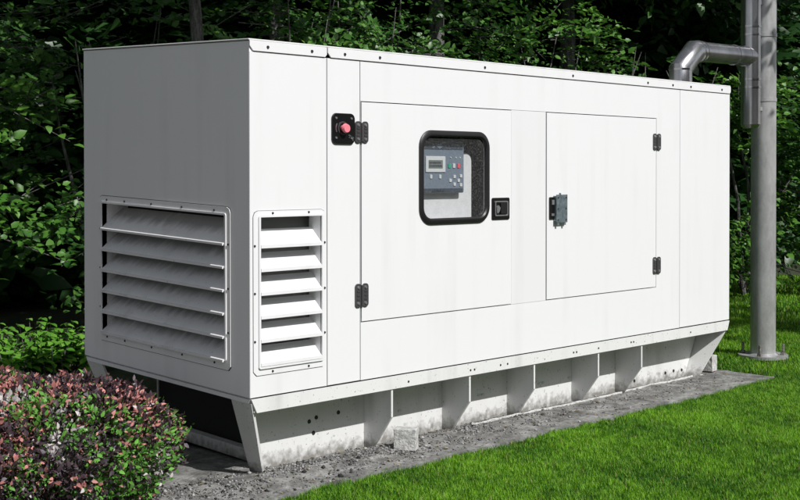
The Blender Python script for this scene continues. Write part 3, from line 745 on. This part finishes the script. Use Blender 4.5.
for i,(nm,lb,loc,tr_,ch,cr,pal) in enumerate(TR): tree(nm,lb,loc,tr_,ch,cr,(800,850,560,560,700,900)[i],.15,pal,seed=20+i,wts=((.12,.07,.4),(.12,.65),(.05,.8),(.05,.8),(.04,.8),(.12,.6))[i],tlen=(.5,1.1),nl=(10,16),shell=.25)
tree('maple_tree','tree right of the lawn whose branches dapple the upper part of the steel pole',(8.9,-1.6),.11,3.4,[(-2.0,-.3,4.6,1.4,1.2,.8),(0,0,5.2,1.8,1.8,1.3),(-1.0,-2.2,4.7,1.3,1.0,.7)],300,.11,'mid',seed=41,tlen=(.5,1.0),nl=(9,14),shell=.2,group=None)
# far mass of the wood: one dense stand nobody could count
Ls=[]
for k in range(22):
    a=k/21; x=-7+a*28; y=8.6-1.9*max(0,a-.45)*4+rng.uniform(-.4,.4)
    V,Fc,c,tw=sprays((x,y+.9,2.0),(2.0,1.3,4.2),950,.30,'dark',tlen=(.7,1.4),nl=(9,13),shell=.2,side=(-.5,-.8,0)); Ls.append((V,Fc,c))
g=npmesh('far_wood',*merge(Ls),LEAF); tag(g,kind='stuff')
Ls=[]  # unseen stand of trees added behind the camera to cut the sky fill
for k in range(11):
    x=-9+k*2.6; V,Fc,c,tw=sprays((x,-15+rng.uniform(-.5,.5),3.0),(2.0,1.3,4.6),330,.42,'dark',tlen=(.7,1.4),nl=(9,13),shell=.2); Ls.append((V,Fc,c))
g2=npmesh('added_rear_wood',*merge(Ls),LEAF); tag(g2,'unseen woodland added behind the viewer to block low sky light','woodland',kind='stuff')
tag(g,'dark mass of woodland leaves far behind the shrubs','woodland',kind='stuff')
# low bright plants behind the barberry
PX=(.74,.95,1.16,1.36)
def lowplant(loc,label,s=.30,n=60):
    r=empty('nettle_clump',(loc[0],loc[1],GL),label,'plant','low plants on the ground behind the barberry')
    Ps=[];Ds=[];Ns=[];Ss=[];Cs=[]; bm=bmesh.new()
    for i in range(n//4):
        b=np.array([loc[0]+rng.normal(0,.16),loc[1]+rng.normal(0,.13),GL]); t_=b+[rng.normal(0,.06),rng.normal(0,.06),s*rng.uniform(.6,1.2)]
        cyl(bm,b,t_,.005,.003,5,False)
        for q in np.linspace(.35,1,5):
            for sgn in (0,PI):
                a=q*5+sgn+rng.normal(0,.3); Ps.append(b+(t_-b)*q); Ds.append([math.cos(a),math.sin(a),-.25]); Ns.append([rng.normal(0,.2),-.3+rng.normal(0,.2),1]); Ss.append(.085*rng.uniform(.7,1.3)*(1.25-.5*q)); u=rng.uniform(); Cs.append(np.array([.08,.24,.025])*(1-u)+np.array([.18,.40,.05])*u)
    npmesh('foliage',*leaves(np.array(Ps),np.array(Ds),np.array(Ns),np.array(Ss),col=np.array(Cs)),LEAF,r); obj('stem',bm,BARK,r)
lowplant((PX[0],3.88),'low bright green plant behind the barberry, leftmost of the low plants',.33,100)
lowplant((PX[1],3.98),'low bright green plant behind the barberry, second from the left',.36,100)
lowplant((PX[2],3.85),'low bright green plant behind the barberry, third from the left',.34,100)
lowplant((PX[3],3.80),'low bright green plant nearest the rear leg of the generator',.27,90)

# barberry bush: dome of small leaves, red, purple, green and bleached patches
bb=empty('barberry_bush',(-1.15,.65,GL),'rounded bush of small red, purple and green leaves beside the left end of the generator','bush')
cen=[((-.87,.36,-.16),(.60,.60,.32)),((-1.45,.95,-.16),(.70,.70,.36)),((-.88,1.12,-.16),(.55,.50,.26)),((-2.05,1.45,-.16),(.75,.75,.38)),((-1.35,.30,-.2),(.5,.5,.28))]
Ps=[];Nn=[]
for (c_,r_) in cen:
    n=27000; d=norm(rng.normal(0,1,(n,3))); d=d[d[:,2]>-.75]
    lump=np.array([1+.10*noise.noise(Vector(q*3.5)+Vector(c_))+.08*noise.noise(Vector(q*8)+Vector(c_)) for q in d])[:,None]
    rr=1-np.abs(rng.normal(0,.10,(len(d),1)))+.03*rng.normal(0,1,(len(d),1))
    P=np.array(c_)+d*np.array(r_)*lump*rr; P[:,2]=np.maximum(P[:,2],GL+.01); Ps.append(P);Nn.append(d)
P=np.concatenate(Ps);d=np.concatenate(Nn)
keep=np.ones(len(P),bool)
for (c_,r_) in cen:
    q=(P-np.array(c_))/np.array(r_); keep&=(q**2).sum(1)>.50
P=P[keep];d=d[keep]; n=len(P)
n1=np.array([noise.noise(Vector(p*5.5)) for p in P]); n2=np.array([noise.noise(Vector(p*4.2)+Vector((9,4,2))) for p in P]); n3=np.array([noise.noise(Vector(p*16)+Vector((3,1,7))) for p in P])
rv=rng.uniform(0,1,n)
col=np.empty((n,3)); pur=np.array([.050,.032,.038]); col[:]=pur*rng.uniform(.5,1.7,(n,1))
grey=np.array([.13,.11,.13]); k=(rv<.07); col[k]=grey*rng.uniform(.6,1.3,(k.sum(),1))
# camera-left / upper growth is red, the right flank greener
bias=np.clip((P[:,0]*.7-P[:,1]*.7+1.15)*1.0,-1,1)
k=(n1+.55*n3-.10*bias+.9*(P[:,2]+.1)+rng.normal(0,.22,n)>.12)&(rv<.72); col[k]=np.array([.56,.24,.22])*rng.uniform(.35,1.3,(k.sum(),1))+[.02,.0,.0]
k=(n2+.5*n3+.26*bias-.4*(P[:,2]+.1)+rng.normal(0,.20,n)>.24)&(rv>.28); col[k]=np.array([.115,.30,.045])*rng.uniform(.4,1.3,(k.sum(),1))
k=(n1-n2+.4*n3+rng.normal(0,.08,n)<-.82)|((rv>.988)); col[k]=np.array([.52,.48,.47])*rng.uniform(.6,1.2,(k.sum(),1))
Dl=norm(d*.75+rng.normal(0,.55,(n,3))+[0,0,.25]); Nl=norm(d+rng.normal(0,.55,(n,3))+[0,-.1,.4])
npmesh('foliage',*leaves(P-Dl*.012,Dl,Nl,rng.uniform(.014,.036,n),.28,col),BARB,bb)
bm=bmesh.new(); rd=random.Random(5)
for (c_,r_) in cen:
    for k in range(60):
        a=rd.uniform(0,2*PI); e=rd.uniform(.1,1.4); r1=rd.uniform(.8,.99)
        t_=Vector((c_[0]+r_[0]*r1*math.cos(a)*math.cos(e),c_[1]+r_[1]*r1*math.sin(a)*math.cos(e),c_[2]+r_[2]*r1*math.sin(e)))
        b=Vector((c_[0]+rd.uniform(-.1,.1),c_[1]+rd.uniform(-.1,.1),GL)); tube(bm,[b,b.lerp(t_,.5)+Vector((0,0,.06)),t_],[.008,.005,.002],5)
obj('stem',bm,BARK,bb)
# leaf litter on the slab
n=260; x=rng.uniform(-.9,4.7,n); y=rng.uniform(-.24,.25,n); k=np.array([b>edge(a) for a,b in zip(x,y)]); x=x[k];y=y[k];n=len(x)
P=np.stack([x,y,[padz(a,b)+.006 for a,b in zip(x,y)]],1); c=np.array([.20,.17,.11])*rng.uniform(.4,1.8,(n,1))
g=npmesh('leaf_litter',*leaves(P,np.stack([rng.normal(0,1,n),rng.normal(0,1,n),rng.normal(0,.15,n)],1),rng.normal(0,.25,(n,3))+[0,0,1],rng.uniform(.012,.04,n),.2,c),BARB); tag(g,'dry leaf scraps scattered over the concrete pad','leaf litter',kind='stuff')
S.cycles.max_bounces=8; S.cycles.transparent_max_bounces=16
